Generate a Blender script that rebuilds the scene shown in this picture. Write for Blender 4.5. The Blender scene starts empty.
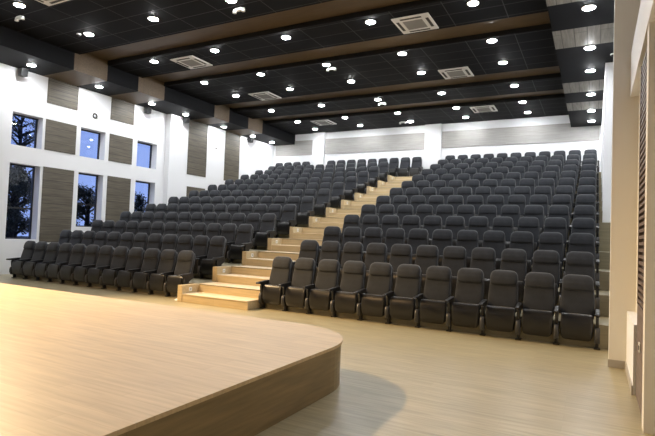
import bpy, bmesh, math, random
from mathutils import Vector, Matrix
random.seed(7)
SC = bpy.context.scene
COL = SC.collection
PI = math.pi

# ------------------------------------------------------------------ constants of the hall (metres)
P = 0.56            # seat pitch
D = 1.1186          # row depth
H = 0.3596          # rise per row
LX = -8.318         # first seat of the left block
XL, XLF = -15.85, -15.60        # left wall: near part and protruding far part
YJ = 6.60                        # where the left wall steps in
XR, XRF = 0.61, 0.40             # right wall: near part and far part
YRJ = 6.40
YB = 14.30                       # rear wall
YF = -12.5                       # wall behind the stage
ZC, ZR, ZS = 7.00, 7.14, 6.46    # main ceiling, recessed bands, side soffits
SXL, SXR = -14.25, -0.72         # inner edges of the soffits

# ------------------------------------------------------------------ materials
def mat(name, color=(.8, .8, .8), rough=.5, metal=0, spec=.5):
    m = bpy.data.materials.new(name); m.use_nodes = True
    b = m.node_tree.nodes['Principled BSDF']
    b.inputs['Base Color'].default_value = (*color, 1)
    b.inputs['Roughness'].default_value = rough
    b.inputs['Metallic'].default_value = metal
    b.inputs['Specular IOR Level'].default_value = spec
    return m
def nd(m, t, **kw):
    n = m.node_tree.nodes.new(t)
    for k, v in kw.items(): setattr(n, k, v)
    return n
def lk(m, a, b): m.node_tree.links.new(a, b)
def ramp(m, fac, stops):
    r = nd(m, 'ShaderNodeValToRGB')
    e = r.color_ramp.elements
    while len(e) < len(stops): e.new(.5)
    for i, (p, c) in enumerate(stops): e[i].position = p; e[i].color = (*c, 1)
    lk(m, fac, r.inputs[0]); return r.outputs[0]
def coords(m, scale=(1, 1, 1), rot=(0, 0, 0), loc=(0, 0, 0)):
    t = nd(m, 'ShaderNodeTexCoord'); mp = nd(m, 'ShaderNodeMapping')
    mp.inputs['Scale'].default_value = scale; mp.inputs['Rotation'].default_value = rot; mp.inputs['Location'].default_value = loc
    lk(m, t.outputs['Object'], mp.inputs[0]); return mp.outputs[0]
def mixc(m, fac, a, b, mode='MIX'):
    n = nd(m, 'ShaderNodeMix', data_type='RGBA', blend_type=mode)
    for s, v in ((n.inputs[0], fac), (n.inputs[6], a), (n.inputs[7], b)):
        if hasattr(v, 'node'): lk(m, v, s)
        elif isinstance(v, tuple): s.default_value = (*v, 1)
        else: s.default_value = v
    return n.outputs[2]
def bump(m, h, strength=.2, dist=.01):
    n = nd(m, 'ShaderNodeBump'); n.inputs['Strength'].default_value = strength; n.inputs['Distance'].default_value = dist
    lk(m, h, n.inputs['Height']); lk(m, n.outputs[0], m.node_tree.nodes['Principled BSDF'].inputs['Normal'])

def planks(name, c1, c2, seam, rough, w=.15, l=1.22, vertical=False, grain=.35, spec=.5, along='X', seamw=.004):
    """timber boards: brick pattern for the boards, stretched noise for the grain"""
    m = mat(name, c1, rough, 0, spec); b = m.node_tree.nodes['Principled BSDF']
    if vertical: v = coords(m, rot=(PI/2, 0, 0)) if along == 'X' else coords(m, rot=(0, PI/2, PI/2))
    else: v = coords(m) if along == 'X' else coords(m, rot=(0, 0, PI/2))
    br = nd(m, 'ShaderNodeTexBrick'); br.offset = .37; br.inputs['Scale'].default_value = 1
    br.inputs['Brick Width'].default_value = l; br.inputs['Row Height'].default_value = w
    br.inputs['Mortar Size'].default_value = seamw; br.inputs['Mortar Smooth'].default_value = .1; br.inputs['Bias'].default_value = 0
    br.inputs['Color1'].default_value = (*c1, 1); br.inputs['Color2'].default_value = (*c2, 1); br.inputs['Mortar'].default_value = (*seam, 1)
    lk(m, v, br.inputs['Vector'])
    mp = nd(m, 'ShaderNodeMapping'); mp.inputs['Scale'].default_value = (1.2, 16, 16); lk(m, v, mp.inputs[0])
    no = nd(m, 'ShaderNodeTexNoise'); no.inputs['Scale'].default_value = 1.6; no.inputs['Detail'].default_value = 5; lk(m, mp.outputs[0], no.inputs['Vector'])
    g = ramp(m, no.outputs[0], [(.3, (1-grain,)*3), (.7, (1+grain*.25,)*3)])
    lk(m, mixc(m, 1.0, br.outputs[0], g, 'MULTIPLY'), b.inputs['Base Color'])
    bump(m, no.outputs[0], .05, .004)
    return m

M = {}
M['floor'] = planks('floor_vinyl', (.43, .37, .225), (.385, .33, .198), (.375, .32, .192), .32, .16, 1.3, grain=.26, seamw=.002)
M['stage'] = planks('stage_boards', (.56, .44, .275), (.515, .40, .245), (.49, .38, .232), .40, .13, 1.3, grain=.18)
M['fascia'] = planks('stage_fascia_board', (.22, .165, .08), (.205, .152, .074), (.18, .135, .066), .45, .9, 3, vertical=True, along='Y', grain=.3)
M['step'] = planks('step_laminate', (.59, .47, .285), (.555, .44, .265), (.53, .42, .25), .4, .6, 2.6, grain=.16)
M['littread'] = mat('lit_step_tread', (.66, .55, .38), .4)  # step wood made paler: light falling on the treads is in the colour
M['tier'] = planks('tier_laminate', (.33, .285, .18), (.30, .26, .165), (.27, .235, .15), .42, .4, 2.0, grain=.2)
M['white'] = mat('white_paint', (.80, .81, .83), .6, 0, .3)
no = nd(M['white'], 'ShaderNodeTexNoise'); no.inputs['Scale'].default_value = 60; bump(M['white'], no.outputs[0], .03, .002)
M['skirt'] = mat('grey_skirting', (.42, .39, .35), .5)
M['warmlit'] = mat('warm_lit_white_paint', (.78, .75, .69), .6, 0, .3)  # warm stage light on the pillar and piers, put into the paint colour
M['panel'] = planks('taupe_timber_panel', (.125, .106, .076), (.11, .093, .067), (.045, .038, .03), .55, .255, 9, vertical=True, along='Y', grain=.4, seamw=.008)
M['panelgrey'] = planks('pale_grey_panel', (.40, .39, .365), (.37, .36, .34), (.30, .29, .28), .55, .2, 9, vertical=True, grain=.16)
M['brown'] = planks('walnut_band', (.125, .080, .036), (.112, .072, .033), (.075, .048, .022), .5, 1.3, 2.4, grain=.25)
M['ash'] = planks('ash_soffit_band', (.34, .315, .275), (.30, .28, .245), (.11, .1, .09), .55, .27, 4, along='Y', grain=.35, seamw=.008)
M['slat'] = mat('dark_slat', (.15, .108, .085), .5)
M['slatback'] = mat('slat_backing', (.05, .037, .03), .7)
M['mauve'] = planks('mauve_board', (.20, .155, .135), (.185, .14, .125), (.15, .11, .1), .5, 1.2, 3, vertical=True, along='Y', grain=.25)
M['metalwhite'] = mat('white_enamel', (.93, .92, .90), .4)
M['grille'] = mat('grey_grille', (.33, .32, .31), .5)
M['slot'] = mat('dark_slot', (.05, .045, .04), .6)
M['black'] = mat('black_plastic', (.012, .012, .013), .42)
M['blackmetal'] = mat('black_aluminium', (.01, .01, .012), .35)
M['greyplastic'] = mat('charcoal_plastic', (.05, .05, .053), .42)
M['pan'] = mat('seat_underside', (.016, .015, .0145), .3)
M['whiteplastic'] = mat('white_plastic', (.8, .8, .78), .35)
M['paper'] = mat('paper', (.85, .84, .8), .7)
M['bark'] = mat('bark', (.02, .017, .015), .9)
M['leaf'] = mat('leaf', (.018, .026, .014), .7)
M['ground'] = mat('outside_ground', (.05, .055, .04), .95)

def fabric(name, c):
    m = mat(name, c, .8, 0, .25); b = m.node_tree.nodes['Principled BSDF']
    v = coords(m)
    n1 = nd(m, 'ShaderNodeTexNoise'); n1.inputs['Scale'].default_value = 260; n1.inputs['Detail'].default_value = 2; lk(m, v, n1.inputs['Vector'])
    n2 = nd(m, 'ShaderNodeTexNoise'); n2.inputs['Scale'].default_value = 9; lk(m, v, n2.inputs['Vector'])
    a = ramp(m, n1.outputs[0], [(.3, tuple(x*.75 for x in c)), (.7, tuple(x*1.25 for x in c))])
    f = ramp(m, n2.outputs[0], [(.35, (.85,)*3), (.65, (1.1,)*3)])
    lk(m, mixc(m, 1.0, a, f, 'MULTIPLY'), b.inputs['Base Color'])
    b.inputs['Sheen Weight'].default_value = .25; b.inputs['Sheen Roughness'].default_value = .5
    bump(m, n1.outputs[0], .15, .002)
    return m
M['fabric'] = fabric('charcoal_fabric', (.022, .0245, .030))
M['fabric2'] = fabric('charcoal_headrest_fabric', (.0215, .024, .0295))

# black ceiling tiles with fine paler joints
def tiles():
    m = mat('black_ceiling_tile', (.014, .014, .016), .75, 0, .12); b = m.node_tree.nodes['Principled BSDF']
    v = coords(m, loc=(1.70, -.02, 0))
    br = nd(m, 'ShaderNodeTexBrick'); br.offset = 0; br.inputs['Scale'].default_value = 1
    br.inputs['Brick Width'].default_value = 1.267; br.inputs['Row Height'].default_value = .612; br.inputs['Mortar Size'].default_value = .011; br.inputs['Mortar Smooth'].default_value = 0
    br.inputs['Color1'].default_value = (.0105, .0105, .012, 1); br.inputs['Color2'].default_value = (.009, .009, .0105, 1); br.inputs['Mortar'].default_value = (.06, .06, .064, 1)
    lk(m, v, br.inputs['Vector']); lk(m, br.outputs[0], b.inputs['Base Color'])
    return m
M['tile'] = tiles()
M['soffit'] = mat('black_soffit_board', (.0065, .0065, .0075), .65, 0, .12)
M['lip'] = mat('black_lip', (.010, .010, .011), .6, 0, .3)

def emis(name, c, s):
    m = bpy.data.materials.new(name); m.use_nodes = True; nt = m.node_tree; nt.nodes.clear()
    e = nt.nodes.new('ShaderNodeEmission'); e.inputs[0].default_value = (*c, 1); e.inputs[1].default_value = s
    o = nt.nodes.new('ShaderNodeOutputMaterial'); nt.links.new(e.outputs[0], o.inputs[0]); return m
M['lamp'] = emis('led_lamp', (.96, .98, 1.0), 300)
M['steplamp'] = emis('step_lamp', (1.0, .93, .78), .5)

def glass():
    m = bpy.data.materials.new('window_glass'); m.use_nodes = True; nt = m.node_tree; nt.nodes.clear()
    t = nt.nodes.new('ShaderNodeBsdfTransparent'); t.inputs[0].default_value = (.86, .9, .95, 1)
    g = nt.nodes.new('ShaderNodeBsdfGlossy'); g.inputs['Roughness'].default_value = .01; g.inputs[0].default_value = (.9, .9, .9, 1)
    lw = nt.nodes.new('ShaderNodeLayerWeight'); lw.inputs[0].default_value = .5
    pw = nt.nodes.new('ShaderNodeMath'); pw.operation = 'POWER'; pw.inputs[1].default_value = 5; nt.links.new(lw.outputs['Facing'], pw.inputs[0])
    f = nt.nodes.new('ShaderNodeMath'); f.operation = 'MULTIPLY_ADD'; f.inputs[1].default_value = .9; f.inputs[2].default_value = .035; nt.links.new(pw.outputs[0], f.inputs[0])
    mx = nt.nodes.new('ShaderNodeMixShader'); o = nt.nodes.new('ShaderNodeOutputMaterial')
    nt.links.new(f.outputs[0], mx.inputs[0]); nt.links.new(t.outputs[0], mx.inputs[1]); nt.links.new(g.outputs[0], mx.inputs[2]); nt.links.new(mx.outputs[0], o.inputs[0])
    return m
M['glass'] = glass()

# ------------------------------------------------------------------ mesh helpers
class MB:
    def __init__(s): s.bm = bmesh.new()
    def box(s, x0, x1, y0, y1, z0, z1, mi=0, bev=0):
        n0 = len(s.bm.faces)
        vs = [s.bm.verts.new((x, y, z)) for z in (z0, z1) for y in (y0, y1) for x in (x0, x1)]
        fs = [s.bm.faces.new([vs[i] for i in q]) for q in ((0,2,3,1),(4,5,7,6),(0,1,5,4),(2,6,7,3),(0,4,6,2),(1,3,7,5))]
        for f in fs: f.material_index = mi
        if bev:
            es = {e for f in fs for e in f.edges}
            bmesh.ops.bevel(s.bm, geom=list(es), offset=bev, segments=2, affect='EDGES', profile=.5)
        return fs
    def prism(s, pts, axis, a, b, mi=0, bev=0):
        """extrude a closed 2D outline along an axis ('X': pts are (y,z); 'Z': pts are (x,y); 'Y': pts are (x,z))"""
        def mk(p, t): return {'X': (t, p[0], p[1]), 'Y': (p[0], t, p[1]), 'Z': (p[0], p[1], t)}[axis]
        A = [s.bm.verts.new(mk(p, a)) for p in pts]; B = [s.bm.verts.new(mk(p, b)) for p in pts]
        n = len(pts); fs = [s.bm.faces.new(A[::-1]), s.bm.faces.new(B)]
        for i in range(n): fs.append(s.bm.faces.new((A[i], A[(i+1) % n], B[(i+1) % n], B[i])))
        for f in fs: f.material_index = mi
        if bev: bmesh.ops.bevel(s.bm, geom=list({e for f in fs[:2] for e in f.edges}), offset=bev, segments=2, affect='EDGES', profile=.5)
        return fs
    def loft(s, secs, n=20, pw=4.0, smooth=True):
        """closed skin through rounded sections (cx, cy, cz, half_x, half_y) stacked in z"""
        rings = []
        for cx, cy, cz, hx, hy in secs:
            r = []
            for i in range(n):
                a = 2*PI*i/n; c, d = math.cos(a), math.sin(a)
                r.append(s.bm.verts.new((cx + hx*math.copysign(abs(c)**(2/pw), c), cy + hy*math.copysign(abs(d)**(2/pw), d), cz)))
            rings.append(r)
        fs = [s.bm.faces.new(rings[0][::-1]), s.bm.faces.new(rings[-1])]
        for a, b in zip(rings, rings[1:]):
            for i in range(n): fs.append(s.bm.faces.new((a[i], a[(i+1) % n], b[(i+1) % n], b[i])))
        for f in fs: f.smooth = smooth
        return fs
    def cyl(s, c, r, h, axis='Z', n=24, r2=None, smooth=True):
        r2 = r if r2 is None else r2
        def mk(u, v, t):
            return {'Z': (c[0]+u, c[1]+v, c[2]+t), 'X': (c[0]+t, c[1]+u, c[2]+v), 'Y': (c[0]+u, c[1]+t, c[2]+v)}[axis]
        A = [s.bm.verts.new(mk(r*math.cos(2*PI*i/n), r*math.sin(2*PI*i/n), 0)) for i in range(n)]
        B = [s.bm.verts.new(mk(r2*math.cos(2*PI*i/n), r2*math.sin(2*PI*i/n), h)) for i in range(n)]
        s.bm.faces.new(A[::-1]); s.bm.faces.new(B)
        for i in range(n):
            f = s.bm.faces.new((A[i], A[(i+1) % n], B[(i+1) % n], B[i])); f.smooth = smooth
    def ring(s, c, R, r, axis='Z', n=32, m=8, sx=1):
        V = []
        for i in range(n):
            a = 2*PI*i/n; row = []
            for j in range(m):
                b = 2*PI*j/m; q = R + r*math.cos(b); u, v, t = q*math.cos(a), q*math.sin(a), r*math.sin(b)*sx
                p = {'Z': (u, v, t), 'X': (t, u, v), 'Y': (u, t, v)}[axis]
                row.append(s.bm.verts.new((c[0]+p[0], c[1]+p[1], c[2]+p[2])))
            V.append(row)
        for i in range(n):
            for j in range(m):
                f = s.bm.faces.new((V[i][j], V[(i+1) % n][j], V[(i+1) % n][(j+1) % m], V[i][(j+1) % m])); f.smooth = True
    def tube(s, pts, rad, n=7):
        """tapered tube along points"""
        rings = []
        for i, p in enumerate(pts):
            p = Vector(p); q = Vector(pts[min(i+1, len(pts)-1)]) - Vector(pts[max(i-1, 0)]); q.normalize()
            u = q.orthogonal().normalized(); w = q.cross(u)
            rings.append([s.bm.verts.new(p + rad[i]*(math.cos(2*PI*k/n)*u + math.sin(2*PI*k/n)*w)) for k in range(n)])
        for a, b in zip(rings, rings[1:]):
            off = min(range(n), key=lambda o: sum((a[k].co - b[(k+o) % n].co).length for k in range(n)))
            for k in range(n):
                f = s.bm.faces.new((a[k], a[(k+1) % n], b[(k+1+off) % n], b[(k+off) % n])); f.smooth = True
        s.bm.faces.new(rings[0][::-1]); s.bm.faces.new(rings[-1])
    def build(s, name, mats, parent=None):
        bmesh.ops.recalc_face_normals(s.bm, faces=s.bm.faces[:])
        me = bpy.data.meshes.new(name); s.bm.to_mesh(me); s.bm.free()
        for m in (mats if isinstance(mats, (list, tuple)) else [mats]): me.materials.append(m)
        o = bpy.data.objects.new(name, me); COL.objects.link(o)
        if parent: o.parent = parent
        return o

def tag(o, label, cat, group=None):
    o['label'] = label; o['category'] = cat
    if group: o['group'] = group
    return o
def thing(name, loc, label, cat, group=None):
    o = bpy.data.objects.new(name, None); COL.objects.link(o); o.location = loc; o.empty_display_size = .1
    return tag(o, label, cat, group)
def struct(name, mb, mats, parent=None):
    o = mb.build(name, mats, parent); o['kind'] = 'structure'; return o
def copy_tree(o, parent=None):
    c = o.copy(); COL.objects.link(c); c.parent = parent
    for ch in list(o.children): copy_tree(ch, c)
    return c
ORD = ['first','second','third','fourth','fifth','sixth','seventh','eighth','ninth','tenth','eleventh','twelfth','thirteenth']

# ------------------------------------------------------------------ setting
b = MB(); b.box(XL-.3, 1.3, YF, YB, -.2, 0); struct('floor', b, M['floor'])

WINDOWS = [(.30, 1.28, 4.05, 5.08), (.30, 1.28, 1.09, 3.48), (2.66, 3.67, 4.05, 5.08), (2.66, 3.67, 1.56, 3.49), (5.14, 6.15, 4.05, 5.08), (5.14, 6.15, 2.05, 3.49)]
WT = .40           # wall thickness at the windows
b = MB()
ys = sorted({YF, YJ} | {w[0] for w in WINDOWS} | {w[1] for w in WINDOWS}); zs = sorted({0.0, 7.3} | {w[2] for w in WINDOWS} | {w[3] for w in WINDOWS})
def hole(y, z): return any(w[0] < y < w[1] and w[2] < z < w[3] for w in WINDOWS)
def quad(*p): b.bm.faces.new([b.bm.verts.new(q) for q in p])
for y0, y1 in zip(ys, ys[1:]):
    for z0, z1 in zip(zs, zs[1:]):
        if hole((y0+y1)/2, (z0+z1)/2): continue
        for X in (XL, XL-WT): quad((X, y0, z0), (X, y1, z0), (X, y1, z1), (X, y0, z1))
for y0, y1, z0, z1 in WINDOWS:
    X0, X1 = XL, XL-WT
    quad((X0, y0, z0), (X1, y0, z0), (X1, y0, z1), (X0, y0, z1)); quad((X0, y1, z0), (X1, y1, z0), (X1, y1, z1), (X0, y1, z1))
    quad((X0, y0, z0), (X1, y0, z0), (X1, y1, z0), (X0, y1, z0)); quad((X0, y0, z1), (X1, y0, z1), (X1, y1, z1), (X0, y1, z1))
bmesh.ops.remove_doubles(b.bm, verts=b.bm.verts[:], dist=1e-4)
b.box(XL-WT, XLF, YJ, YB+.3, 0, 7.3)
struct('wall_left', b, M['white'])

for i, (y0, y1, z0, z1) in enumerate(WINDOWS):
    w = bpy.data.objects.new('window_%d' % (i+1), None); COL.objects.link(w); w['kind'] = 'structure'; w.location = (XL-.33, (y0+y1)/2, z0)
    hw, hh = (y1-y0)/2, z1-z0
    f = MB(); t = .045
    f.box(-.03, .03, -hw, -hw+t, 0, hh); f.box(-.03, .03, hw-t, hw, 0, hh); f.box(-.03, .03, -hw+t, hw-t, 0, t); f.box(-.03, .03, -hw+t, hw-t, hh-t, hh)
    f.build('window_frame', M['blackmetal'], w)
    if hh > 1.6:
        f = MB(); zt = 2.06-z0 if z0 < 1.3 else 2.35-z0
        if zt < .2: zt = hh*.33
        f.box(-.025, .025, -hw+t, hw-t, zt, zt+.05); f.build('transom', M['blackmetal'], w)
    f = MB(); f.box(-.006, .006, -hw+t, hw-t, t, hh-t); f.build('pane', M['glass'], w)

# right-hand wall: set-back bay with ledge and lintel near the camera, plain wall and deeper pier further on
b = MB(); b.box(1.15, 1.35, YF, YRJ, 0, 7.3)
b.box(XR, 1.15, -.95, YRJ, 0, 7.3)
b.box(XRF, 1.35, YRJ, YB+.3, 0, 7.3)
struct('wall_right', b, M['white'])
b = MB(); b.box(.41, 1.15, -1.15, -.95, 0, 7.3); struct('trim_1', b, M['warmlit'])                         # pillar at the end of the bay
b = MB(); b.box(.70, 1.15, -3.45, -1.15, 0, 7.3); struct('trim_2', b, M['warmlit'])                        # plain back of the bay
b = MB(); b.box(.605, .70, -2.42, -1.15, 0, .74); struct('trim_3', b, M['white'])                        # low ledge
b = MB(); b.box(.605, .76, -5.2, -1.15, 3.52, 4.10); struct('trim_4', b, M['white'])                     # lintel band
b = MB(); b.box(.613, 1.15, -3.62, -3.45, 0, 3.52); b.box(.613, 1.15, -3.62, -3.45, 4.10, 7.3); struct('trim_5', b, M['warmlit'])   # pier beside the slatted panel
b = MB(); b.box(.40, .61, -1.165, -1.15, 0, .1); b.box(.592, .605, -2.42, -1.165, 0, .1); struct('baseboard_right', b, M['skirt'])
b = MB(); b.box(XL, XL+.014, YF, .078, 0, .1); struct('baseboard_left', b, M['skirt'])

b = MB(); b.box(XL-WT, 1.35, YB, YB+.3, 0, 7.3)
for x0, x1 in ((-13.08, -12.38), (-6.96, -6.17)): b.box(x0, x1, 14.18, YB, 12*H+.003, 7.0)
struct('wall_back', b, M['white'])
b = MB(); b.box(XL-WT, 1.35, YF-.3, YF, 0, 7.3); struct('wall_front', b, M['white'])

BANDS = [(1.33, 2.36), (3.82, 4.86), (7.85, 8.98), (10.42, 11.46)]
SB_L = [(1.17, 2.38), (3.67, 4.90), (7.74, 8.72), (10.12, 11.25)]
SB_R = [(1.10, 2.34), (3.72, 4.90), (7.90, 9.04), (10.30, 11.43)]
b = MB(); b.box(SXL, SXR, YF, YB, ZR, 7.3, 1)
y = YF
for y0, y1 in BANDS + [(YB, 0)]:
    fs = b.box(SXL, SXR, y, y0, ZC, ZR, 0)
    for f in fs: f.material_index = 0
    fs[2].material_index = 2
    y = y1
struct('ceiling', b, [M['tile'], M['brown'], M['lip']])
def soffit(x0, x1, bands, name, m2):
    b = MB(); y = YF
    for y0, y1 in bands:
        b.box(x0, x1, y, y0, ZS, 7.3, 0); b.box(x0, x1, y0, y1, ZS, 7.3, 1); y = y1
    b.box(x0, x1, y, YB, ZS, 7.3, 0)
    return struct(name, b, [M['soffit'], m2])
soffit(XL, SXL, SB_L, 'trim_6', M['brown'])
soffit(SXR, XR, SB_R, 'trim_7', M['ash'])

# ------------------------------------------------------------------ seating tiers and the aisle stairs
XT = -14.86         # left edge of the seating; a side gangway runs along the window wall
def tier_front(k): return (k-2)*D + .08
for k in range(2, 14):
    y0 = tier_front(k); z0, z1 = (k-2)*H, (k-1)*H
    g = .003; xr, xrf, xlf = XR-g, XRF-g, XLF+g
    pts = [(XT if y0 < 7.9 else xlf, y0), (xr if y0 < YRJ-g else xrf, y0)]
    if y0 < YRJ-g: pts += [(xr, YRJ-g), (xrf, YRJ-g)]
    pts += [(xrf, YB-g), (xlf, YB-g)]
    if y0 < 7.9: pts += [(xlf, 7.9), (XT, 7.9)]
    b = MB(); b.prism(pts, 'Z', z0 + (.001 if k > 2 else 0), z1)
    o = b.build('seating_tier', M['tier'])
    tag(o, 'wide timber seating tier, %s riser up from the hall floor' % ORD[k-2] if k < 13 else 'topmost timber seating tier, along the rear wall', 'seating tier', 'timber seating tiers')
SX0, SX1 = -7.71, -5.935
st = thing('aisle_stairs', ((SX0+SX1)/2, -.42, 0), 'pale wooden aisle stairs climbing between the two blocks of dark seats', 'stairs')
ox, oy = st.location.x, st.location.y
for k in range(1, 13):
    y0, y1 = (k-1)*D - .45, (k-1)*D + .077
    z0 = (k-1)*H + .002
    b = MB(); b.box(SX0-ox, SX1-ox, y0-oy, y1-oy, z0, z0+H/2-.018); s = b.build('step', M['step'], st)
    b = MB(); b.box(SX0-ox, SX1-ox, y0-oy-.012, y1-oy, z0+H/2-.018, z0+H/2, bev=.004); b.build('tread', M['littread'], s)
    # upper half step: the facing of the tier within the aisle
    b = MB(); b.box(SX0-ox, SX1-ox, y1-oy-.012, y1-oy, z0+H/2, z0+H-.018); b.build('riser', M['step'], st)
    b = MB(); b.box(SX0-ox, SX1-ox, y1-oy-.022, y1-oy+.58, z0+H, z0+H+.004); b.build('landing', M['littread'], st)
    b = MB(); b.box(SX0-.13-ox, SX0-ox, y0-oy-.012, y1-oy, z0, z0+H, bev=.004); c = b.build('curb', M['step'], st)
    yl, zl = (y0+y1)/2 - .02 - oy, z0 + H*.73
    b = MB(); b.box(SX0-ox, SX0-ox+.008, yl-.045, yl+.045, zl-.045, zl+.045, bev=.003); l = b.build('step_light', M['whiteplastic'], c); l['label'] = 'white square step light'
    # the glowing square in the middle of the plate belongs to the same part
    b2 = MB(); b2.box(SX0-ox+.008, SX0-ox+.012, yl-.022, yl+.022, zl-.022, zl+.022); b2.build('step_light_lens', M['steplamp'], c)

# ------------------------------------------------------------------ stage
SH = .46
def stage_outline(inset=0):
    x1, y1, r = -2.05-inset, -3.29-inset, .92
    pts = [(XL+.005, YF+.005), (x1, YF+.005)]
    for i in range(17):
        a = PI/2*i/16; pts.append((x1-r+r*math.cos(a), y1-r+r*math.sin(a)))
    pts.append((XL+.005, y1)); return pts
stg = thing('stage', (-9, -7.8, 0), 'low pale timber stage with a rounded corner in the foreground', 'stage')
def loc(pts): return [(x+9, y+7.8) for x, y in pts]
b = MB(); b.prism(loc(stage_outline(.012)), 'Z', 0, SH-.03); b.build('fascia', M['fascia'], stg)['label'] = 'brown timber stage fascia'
b = MB(); b.prism(loc(stage_outline()), 'Z', SH-.03, SH); b.build('deck', M['stage'], stg)['label'] = 'pale timber stage deck'

# ------------------------------------------------------------------ one auditorium seat, tipped up, riser mounted
def sec_y(z): return .105 + (z-.42)*.245
def make_standard(x):
    """one side frame: foot, blade and hinge cover; the armrest is a part of its own"""
    b = MB(); w = .021
    b.prism([(-.02, .015), (.055, .015), (.060, .385), (.115, .42), (.215, .46), (.20, .545), (-.07, .525), (-.105, .48), (-.09, .34), (-.045, .26)], 'X', x-w, x+w, bev=.005)
    return b
def make_chair(right_side=False):
    t = thing('auditorium_seat', (0, 0, 0), 'seat', 'seat')
    # backrest
    b = MB(); secs = []
    hz = [(.40, .215, .035), (.43, .232, .046), (.52, .238, .050), (.62, .238, .048), (.72, .235, .045), (.80, .230, .043), (.86, .226, .042), (.93, .221, .042), (.98, .214, .042)]
    for z, w, th in hz: secs.append((0, sec_y(z)+.02, z, w, th))
    for i in range(1, 8):
        a = PI/2*i/7; z = .98+.095*math.sin(a); secs.append((0, sec_y(z)+.02, z, .214-.11*(1-math.cos(a)), .042*max(.12, math.cos(a))))
    b.loft(secs, 24, 5.0); b.build('backrest', M['fabric'], t)
    # headrest pad on the front of the backrest, its lower edge forms a soft crease
    b = MB(); secs = []
    for i in range(7):
        a = PI/2*i/6; z = .90-.055*math.cos(a); secs.append((0, sec_y(z)+.004-.004*math.sin(a), z, .192+.030*math.sin(a), .030+.026*math.sin(a)))
    for z in (.93, .96): secs.append((0, sec_y(z)-.002, z, .223, .057))
    for i in range(9):
        a = PI/2*i/8; z = .975+.115*math.sin(a); secs.append((0, sec_y(z)+.002+.012*math.sin(a), z, .223-.115*(1-math.cos(a))**1.15, .057*max(.15, math.cos(a)**.8 if a < 1.57 else .15)))
    b.loft(secs, 28, 3.4); b.build('headrest', M['fabric2'], t)
    # plastic shell behind
    b = MB(); b.loft([(0, sec_y(z)+.078, z, w, t_) for z, w, t_ in ((.42, .19, .02), (.46, .222, .034), (.6, .242, .040), (.75, .240, .038), (.9, .228, .032), (.98, .215, .026), (1.03, .185, .018))], 24, 5); b.build('back_shell', M['black'], t)
    # tipped-up seat: cushion behind, moulded underside in front
    b = MB(); b.loft([(0, y, z, w, th) for y, z, w, th in ((-.024, .135, .195, .02), (-.024, .16, .220, .035), (-.022, .28, .226, .038), (-.014, .41, .226, .040), (-.006, .475, .222, .036), (-.004, .505, .205, .02))], 24, 5.5); b.build('seat', M['fabric'], t)
    b = MB(); b.loft([(0, y, z, w, th) for y, z, w, th in ((-.066, .112, .165, .012), (-.074, .132, .200, .024), (-.090, .215, .219, .032), (-.094, .37, .223, .028), (-.082, .455, .221, .022), (-.066, .494, .220, .016), (-.060, .507, .212, .008))], 24, 6); b.build('seat_underside', M['pan'], t)
    for x in ([-P/2, P/2] if right_side else [-P/2]):
        s = make_standard(x).build('side_frame', M['black'], t)
        b = MB(); b.box(x-.045, x+.045, -.05, .07, 0, .018, bev=.005); b.build('foot', M['black'], s)
        b = MB(); b.loft([(x, y, z, .038, th) for y, z, th in ((-.050, .095, .03), (-.055, .115, .055), (-.062, .18, .074), (-.064, .25, .076), (-.058, .31, .058), (-.05, .335, .02))], 16, 3); b.build('hinge_cover', M['greyplastic'], s)
        b = MB(); b.prism([(-.235, .520), (-.245, .538), (-.225, .556), (.15, .585), (.19, .575), (.18, .535), (-.05, .505)], 'X', x-.032, x+.032, bev=.009); b.build('armrest', M['black'], t)
    return t
chair = make_chair(False); chair_end = make_chair(True)
first = {False: True, True: True}
def place(end, x, y, z, label, group):
    src = chair_end if end else chair
    if first[end]: o = src; first[end] = False
    else: o = copy_tree(src)
    o.location = (x, y, z+.001); tag(o, label, 'seat', group); return o
protos = []
plan = []
for k in range(1, 13):
    y, z = (k-1)*D, (k-1)*H
    rowname = 'front row' if k == 1 else '%s row' % ORD[k-1]
    for i in range(11):
        lab = 'dark tip-up seat, right block, %s, %s from the aisle stairs' % (rowname, ORD[10-i]) if i < 10 else 'dark tip-up seat, right block, %s, right beside the aisle stairs' % rowname
        if i == 0: lab = 'dark tip-up seat, right block, %s, last one by the right wall' % rowname
        plan.append((i == 0, -P*i, y, z, lab, 'seats in the right-hand block'))
    for i in range(12):
        lab = 'dark tip-up seat, left block, %s, %s from the aisle stairs' % (rowname, ORD[i])
        if i == 0: lab = 'dark tip-up seat, left block, %s, right beside the aisle stairs' % rowname
        if i == 11: lab = 'dark tip-up seat, left block, %s, last one by the window wall' % rowname
        plan.append((i == 0, LX-P*i, y, z, lab, 'seats in the left-hand block'))
y, z = 12*D, 12*H
for i in range(11):
    plan.append((i == 0, .02-P*i, y, z, 'dark tip-up seat in the back row, %s from the right wall' % ORD[i], 'seats in the back row'))
for i in range(9):
    plan.append((i == 0, -7.131-.564*i, y, z, 'dark back-row seat between the two wall pillars, %s from the right pillar' % ORD[i], 'seats in the back row'))
for i in range(4):
    plan.append((i == 0, -13.13-P*i, y, z, 'dark back-row seat left of the left wall pillar, %s from the pillar' % ORD[i], 'seats in the back row'))
# copy first (sources keep their own transforms until the end)
for a in plan: place(*a)

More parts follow.
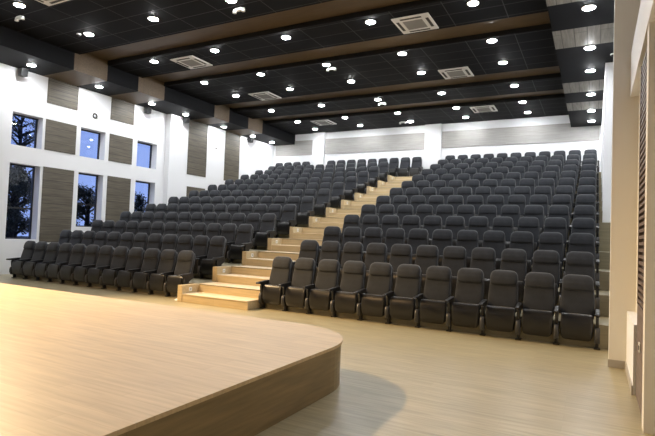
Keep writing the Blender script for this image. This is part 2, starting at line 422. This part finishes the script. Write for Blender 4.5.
# ------------------------------------------------------------------ ceiling fittings
dl = thing('downlight', (0, 0, 0), 'x', 'ceiling light')
b = MB(); b.ring((0, 0, -.006), .124, .014); b.build('trim_ring', M['metalwhite'], dl)
b = MB(); b.loft([(0, 0, -.006-.040*math.sin(q), .116*math.cos(q)+.001, .114*math.cos(q)+.001) for q in (0, .25, .5, .75, 1.0, 1.25, 1.5)], 24, 2); b.build('lens', M['lamp'], dl)
used = [False]
def downlight(x, y, z, label, group):
    o = copy_tree(dl) if used[0] else dl; used[0] = True
    o.location = (x, y, z); tag(o, label, 'ceiling light', group)
LXS = [-12.45, -9.92, -7.38, -4.85, -2.31]
LYS = [-1.6, .34, 2.71, 5.07, 6.90, 9.37, 11.60, 13.30]
for j, y in enumerate(LYS):
    for i, x in enumerate(LXS):
        n = len(LYS)-1-j
        if j == 0 and 0 < i < 4: continue      # beyond the upper edge of the photo
        rn = 'in the cross row nearest the rear wall' if n == 0 else 'in the %s cross row from the rear wall' % ORD[n]
        downlight(x, y, ZC, 'ceiling downlight, %s, %s' % (['leftmost', 'second from left', 'middle', 'second from right', 'rightmost'][i], rn), 'downlights in the main ceiling')
for j, y in enumerate(LYS[1:]):
    n = 6-j
    downlight(-15.08, y, ZS, 'round downlight in the left side soffit, %s from the rear wall' % ORD[n], 'downlights in the left soffit')
    downlight(.04, y, ZS, 'round downlight in the right side soffit, %s from the rear wall' % ORD[n], 'downlights in the right soffit')

ac = thing('ceiling_air_conditioner', (0, 0, 0), 'x', 'air conditioner')
b = MB(); s_ = .475
b.box(-s_, s_, -s_, s_, -.035, -.002, bev=.012); b.build('cover_panel', M['metalwhite'], ac)
b = MB(); b.box(-.25, .25, -.25, .25, -.044, -.035, bev=.004)
for i in range(9): b.box(-.235, .235, -.225+.05*i, -.20+.05*i, -.050, -.044)
b.build('return_grille', M['grille'], ac)
for dx, dy, lx, ly in ((0, .375, .27, .035), (0, -.375, .27, .035), (.375, 0, .035, .27), (-.375, 0, .035, .27)):
    b = MB(); b.box(dx-lx, dx+lx, dy-ly, dy+ly, -.039, -.035)
    b.build('air_slot', M['slot'], ac)
ACS = [(-3.85, 3.23, 'in the right half, nearest the camera'), (-3.82, 7.33, 'in the right half, middle of three'), (-3.86, 12.15, 'in the right half, nearest the rear wall'),
       (-11.33, 3.23, 'in the left half, just past the first brown band'), (-11.34, 7.33, 'in the left half, second from the rear wall'), (-11.33, 12.15, 'in the left half, nearest the rear wall'), (-11.28, -1.75, 'cut off by the top edge of the photo, at upper left')]
for i, (x, y, w) in enumerate(ACS):
    o = copy_tree(ac) if i else ac
    o.location = (x, y, ZC); tag(o, 'white ceiling air conditioner ' + w, 'air conditioner', 'ceiling air conditioners')

# twin-head emergency lights beside the middle column of downlights
em = thing('emergency_light', (0, 0, 0), 'x', 'emergency light')
b = MB(); b.box(-.10, .10, -.045, .045, -.07, -.002, bev=.012); b.build('ceiling_mount', M['whiteplastic'], em)
for s in (-1, 1):
    b = MB(); b.cyl((s*.13, 0, -.105), .05, .08, n=16, r2=.038); b.build('lamp_head', M['whiteplastic'], em)
for i, (x, y, w) in enumerate([(-13.13, -1.19, 'below the downlight at the top left corner'), (-7.47, .75, 'at the top edge, ahead of the first brown band'), (-7.37, 5.39, 'beside a downlight past the second brown band'), (-7.40, 9.85, 'between the two furthest brown bands'), (-7.72, 13.22, 'beside a downlight close to the rear wall')]):
    o = copy_tree(em) if i else em
    o.location = (x, y, ZC); tag(o, 'small white twin-head emergency light ' + w, 'emergency light', 'emergency lights on the ceiling')

def dome(x, y, z, label):
    t = thing('dome_camera', (x, y, z), label, 'security camera')
    b = MB(); b.cyl((0, 0, -.03), .06, .028, r2=.065); b.build('ceiling_mount', M['whiteplastic'], t)
    b = MB(); b.loft([(0, 0, -.03-.05*math.sin(a), .048*math.cos(a)+.002, .048*math.cos(a)+.002) for a in (0, .35, .7, 1.05, 1.35, 1.55)], 16, 2); b.build('dome', M['black'], t)
dome(-12.72, .22, ZC, 'small dark dome camera beside the left downlight before the first brown band')
dome(.56, 5.75, ZS, 'small dome camera on the right soffit above the white pier')

# wall speakers
sp = thing('wall_speaker', (0, 0, 0), 'x', 'speaker')
b = MB(); b.prism([(-.09, -.13), (.09, -.13), (.12, .12), (-.12, .12)], 'Y', -.10, .10, bev=.01) ; b.build('cabinet', M['black'], sp)
b = MB(); b.box(-.19, -.10, -.03, .03, .0, .06); b.build('bracket', M['blackmetal'], sp)
for i, (x, y, w) in enumerate([(XL+.19, .43, 'nearest the camera, above the first window'), (XL+.19, 5.40, 'above the third pair of windows'), (XLF+.19, 7.28, 'just past the wall step'), (XLF+.19, 11.87, 'past the last tall panel')]):
    o = copy_tree(sp) if i else sp
    o.location = (x, y, 6.325); tag(o, 'small black loudspeaker high on the left wall, ' + w, 'speaker', 'loudspeakers on the left wall')

b = MB(); b.ring((0, 0, 0), .078, .021, 'X'); o = b.build('wall_ring', M['slot']); o.location = (XL+.021, 3.17, 5.595); tag(o, 'small grey ring high on the white wall between the first two timber top panels', 'ring')
b = MB(); b.cyl((0, 0, 0), .05, .03, 'X'); b.cyl((.03, 0, 0), .03, .02, 'X', r2=.02); o = b.build('wall_sensor', M['grille']); o.location = (XLF, 9.50, 5.49); tag(o, 'tiny grey sensor on the white wall between the two tall timber panels', 'sensor')

# ------------------------------------------------------------------ timber wall panels
def panel(x0, x1, y0, y1, z0, z1, m, label, group):
    b = MB(); b.box(x0, x1, y0, y1, z0, z1, bev=.006); tag(b.build('wall_panel', m), label, 'wall panel', group)
G1 = 'taupe timber panels on the left wall'
for (y0, y1), w in (((1.37, 2.48), 'between the first and second windows'), ((3.84, 4.90), 'between the second and third windows')):
    zb = 1.0 if y0 < 2 else 1.45
    panel(XL, XL+.02, y0, y1, 5.62, 6.455, M['panel'], 'short taupe timber panel under the soffit, above the one ' + w, G1)
    panel(XL, XL+.02, y0, y1, 4.06, 5.085, M['panel'], 'square taupe timber panel in the upper window row, ' + w, G1)
    panel(XL, XL+.02, y0, y1, zb, 3.50, M['panel'], 'tall taupe timber panel in the lower window row, ' + w, G1)
panel(XLF, XLF+.02, 7.66, 8.86, 4.04, 6.455, M['panel'], 'tall taupe timber panel on the far left wall, nearer the windows', G1)
panel(XLF, XLF+.02, 10.13, 11.26, 4.05, 6.455, M['panel'], 'tall taupe timber panel on the far left wall, nearer the rear wall', G1)
panel(XLF, XLF+.02, 7.70, 8.86, 2.66, 3.51, M['panel'], 'taupe timber panel on the far left wall, partly hidden behind the seats', G1)
G2 = 'pale grey panels on the rear wall'
panel(-15.49, -13.10, YB-.03, YB, 5.85, 6.65, M['panelgrey'], 'short pale grey panel on the rear wall, left of both pillars', G2)
panel(-12.36, -6.98, YB-.03, YB, 5.85, 6.65, M['panelgrey'], 'long pale grey panel on the rear wall between the two pillars', G2)
panel(-6.15, .33, YB-.03, YB, 5.86, 6.64, M['panelgrey'], 'long pale grey panel on the rear wall right of the right pillar', G2)

sl = thing('slatted_panel', (.665, -2.93, 0), 'dark slatted timber panel on the right wall under the white band', 'wall panel')
b = MB(); b.box(0, .033, -.50, .50, .97, 3.50); b.build('backing', M['slatback'], sl)
b = MB()
for i in range(38): b.box(-.03, 0, -.50, .46, .99+.066*i, .99+.066*i+.032)
b.build('slats', M['slat'], sl)
b = MB(); b.box(-.032, .033, -.50, .50, 0, .97); b.build('lower_board', M['mauve'], sl)
b = MB(); b.box(-.034, 0, .46, .50, .97, 3.50); b.build('edge_strip', M['mauve'], sl)
b = MB(); b.box(.655, .70, -3.44, -2.30, 4.11, 5.08); tag(b.build('wall_panel', M['mauve']), 'mauve-brown panel on the right wall above the white band', 'wall panel')
so = thing('wall_socket', (.632, -2.90, .59), 'small white double socket low on the dark slatted panel', 'socket')
b = MB(); b.box(-.012, 0, -.06, .06, -.045, .045, bev=.004); b.build('plate', M['whiteplastic'], so)
b = MB(); b.box(-.016, -.012, -.052, -.012, -.02, .02); b.build('switch', M['slot'], so)

b = MB()
vs = [b.bm.verts.new(v) for v in ((-.05, -.03, .0), (.04, -.04, .0), (.06, .03, .012), (-.03, .04, .0), (0, 0, .03))]
for i in range(4): b.bm.faces.new((vs[i], vs[(i+1) % 4], vs[4]))
b.bm.faces.new(vs[:4][::-1])
o = b.build('paper_scrap', M['paper']); o.location = (-8.02, -.30, 0); tag(o, 'small white crumpled paper scrap on the floor beside the lowest stair curb', 'paper')

# ------------------------------------------------------------------ outside the windows
b = MB(); b.box(-70, XL-WT, -30, 60, -.3, -.05); struct('ground', b, M['ground'])
def tree(x, y, h, r, label, n_leaf, low=.1, seed=1):
    rnd = random.Random(seed); t = thing('garden_tree', (x, y, -.05), label, 'tree', 'trees outside the windows')
    b = MB(); trunk = [(0, 0, 0), (.1, .05, h*.3), (.0, .15, h*.6), (.1, .1, h*.95)]
    b.tube(trunk, [.22, .17, .11, .04])
    tips = []
    for i in range(26):
        z = h*(low+(.9-low)*rnd.random()); a = rnd.random()*2*PI; L = r*(.5+.6*rnd.random())*(1.15-z/h*.5)
        p0 = Vector((.05, .1, z)); p2 = p0 + Vector((math.cos(a)*L, math.sin(a)*L, L*(.35+.4*rnd.random()))); p1 = (p0+p2)/2 + Vector((0, 0, .12*L))
        b.tube([p0, p1, p2], [.06, .035, .012], 5); tips.append((p0, p1, p2))
        for j in range(4):
            q = p1.lerp(p2, rnd.random()); e = q + Vector((rnd.uniform(-1, 1), rnd.uniform(-1, 1), rnd.uniform(-.2, 1)))*.5*L*.6
            b.tube([q, (q+e)/2+Vector((0, 0, .03)), e], [.02, .012, .006], 4); tips.append((q, (q+e)/2, e))
    b.build('trunk', M['bark'], t)
    b = MB()
    for i in range(n_leaf):
        p0, p1, p2 = rnd.choice(tips); q = p1.lerp(p2, rnd.random()**.6) + Vector([rnd.gauss(0, .13) for _ in range(3)])
        d = Vector([rnd.gauss(0, 1) for _ in range(3)]).normalized(); u = d.orthogonal().normalized(); s = rnd.uniform(.06, .13)
        w = d.cross(u)*s*.45
        b.bm.faces.new([b.bm.verts.new(v) for v in (q, q+d*s*.5+w, q+d*s, q+d*s*.5-w)])
    b.build('foliage', M['leaf'], t)
tree(-22.5, 4.1, 4.0, 1.5, 'dark leafy tree outside the first tall window', 14000, seed=3)
tree(-25.5, 6.0, 7.6, 1.9, 'sparsely leaved tree showing branches in the first upper window', 2200, low=.45, seed=5)
tree(-24.5, 9.3, 3.9, 1.3, 'dark bushy tree low outside the second tall window', 8000, seed=8)
tree(-25.5, 13.9, 3.7, 1.3, 'round dark tree low outside the third tall window', 7000, seed=11)

# ------------------------------------------------------------------ world: blue dusk sky
w = bpy.data.worlds.new('World'); SC.world = w; w.use_nodes = True; nt = w.node_tree; nt.nodes.clear()
tc = nt.nodes.new('ShaderNodeTexCoord'); sx = nt.nodes.new('ShaderNodeSeparateXYZ'); rp = nt.nodes.new('ShaderNodeValToRGB')
rp.color_ramp.elements[0].position = 0; rp.color_ramp.elements[0].color = (.32, .42, .78, 1)
rp.color_ramp.elements[1].position = .6; rp.color_ramp.elements[1].color = (.20, .29, .68, 1)
bg = nt.nodes.new('ShaderNodeBackground'); bg.inputs[1].default_value = 1.35; ow = nt.nodes.new('ShaderNodeOutputWorld')
nt.links.new(tc.outputs['Generated'], sx.inputs[0]); nt.links.new(sx.outputs[2], rp.inputs[0]); nt.links.new(rp.outputs[0], bg.inputs[0]); nt.links.new(bg.outputs[0], ow.inputs[0])

# ------------------------------------------------------------------ stage lighting (warm spotlights above the stage)
def spot(name, loc_, target, energy, color, angle, blend, size):
    l = bpy.data.lights.new(name, 'SPOT'); l.energy = energy; l.color = color; l.spot_size = math.radians(angle); l.spot_blend = blend; l.shadow_soft_size = size
    o = bpy.data.objects.new(name, l); COL.objects.link(o); o.location = loc_
    o.rotation_euler = (Vector(target)-Vector(loc_)).to_track_quat('-Z', 'Y').to_euler(); return o
spot('stage_spotlight', (-12.4, -3.35, 6.85), (-5.3, -3.5, 0), 7800, (1.0, .70, .37), 68, .75, .02)
spot('stage_wash_light', (-8.0, -11.0, 6.6), (-8.0, -1.2, .2), 1800, (1.0, .62, .30), 58, 1.0, .25)

# ------------------------------------------------------------------ camera
cx, cy, cz, yaw, pitch, roll, fpx = .22521, -8.68499, 1.55927, -.49124, .0359, .0375, 500.6
F = Vector((math.sin(yaw)*math.cos(pitch), math.cos(yaw)*math.cos(pitch), math.sin(pitch)))
R0 = Vector((math.cos(yaw), -math.sin(yaw), 0)); U0 = R0.cross(F)
R = R0*math.cos(roll) + U0*math.sin(roll); U = -R0*math.sin(roll) + U0*math.cos(roll)
cam = bpy.data.cameras.new('camera'); cam.sensor_width = 36; cam.lens = fpx/655*36; cam.clip_start = .05; cam.clip_end = 300
co = bpy.data.objects.new('camera', cam); COL.objects.link(co)
co.matrix_world = Matrix(((R.x, U.x, -F.x, cx), (R.y, U.y, -F.y, cy), (R.z, U.z, -F.z, cz), (0, 0, 0, 1)))
SC.camera = co

vs = SC.view_settings; vs.view_transform = 'Standard'; vs.look = 'None'; vs.exposure = 0.0; vs.gamma = 1; vs.use_curve_mapping = False
SC.cycles.sample_clamp_indirect = 6; SC.cycles.max_bounces = 8; SC.cycles.diffuse_bounces = 5; SC.cycles.transparent_max_bounces = 8
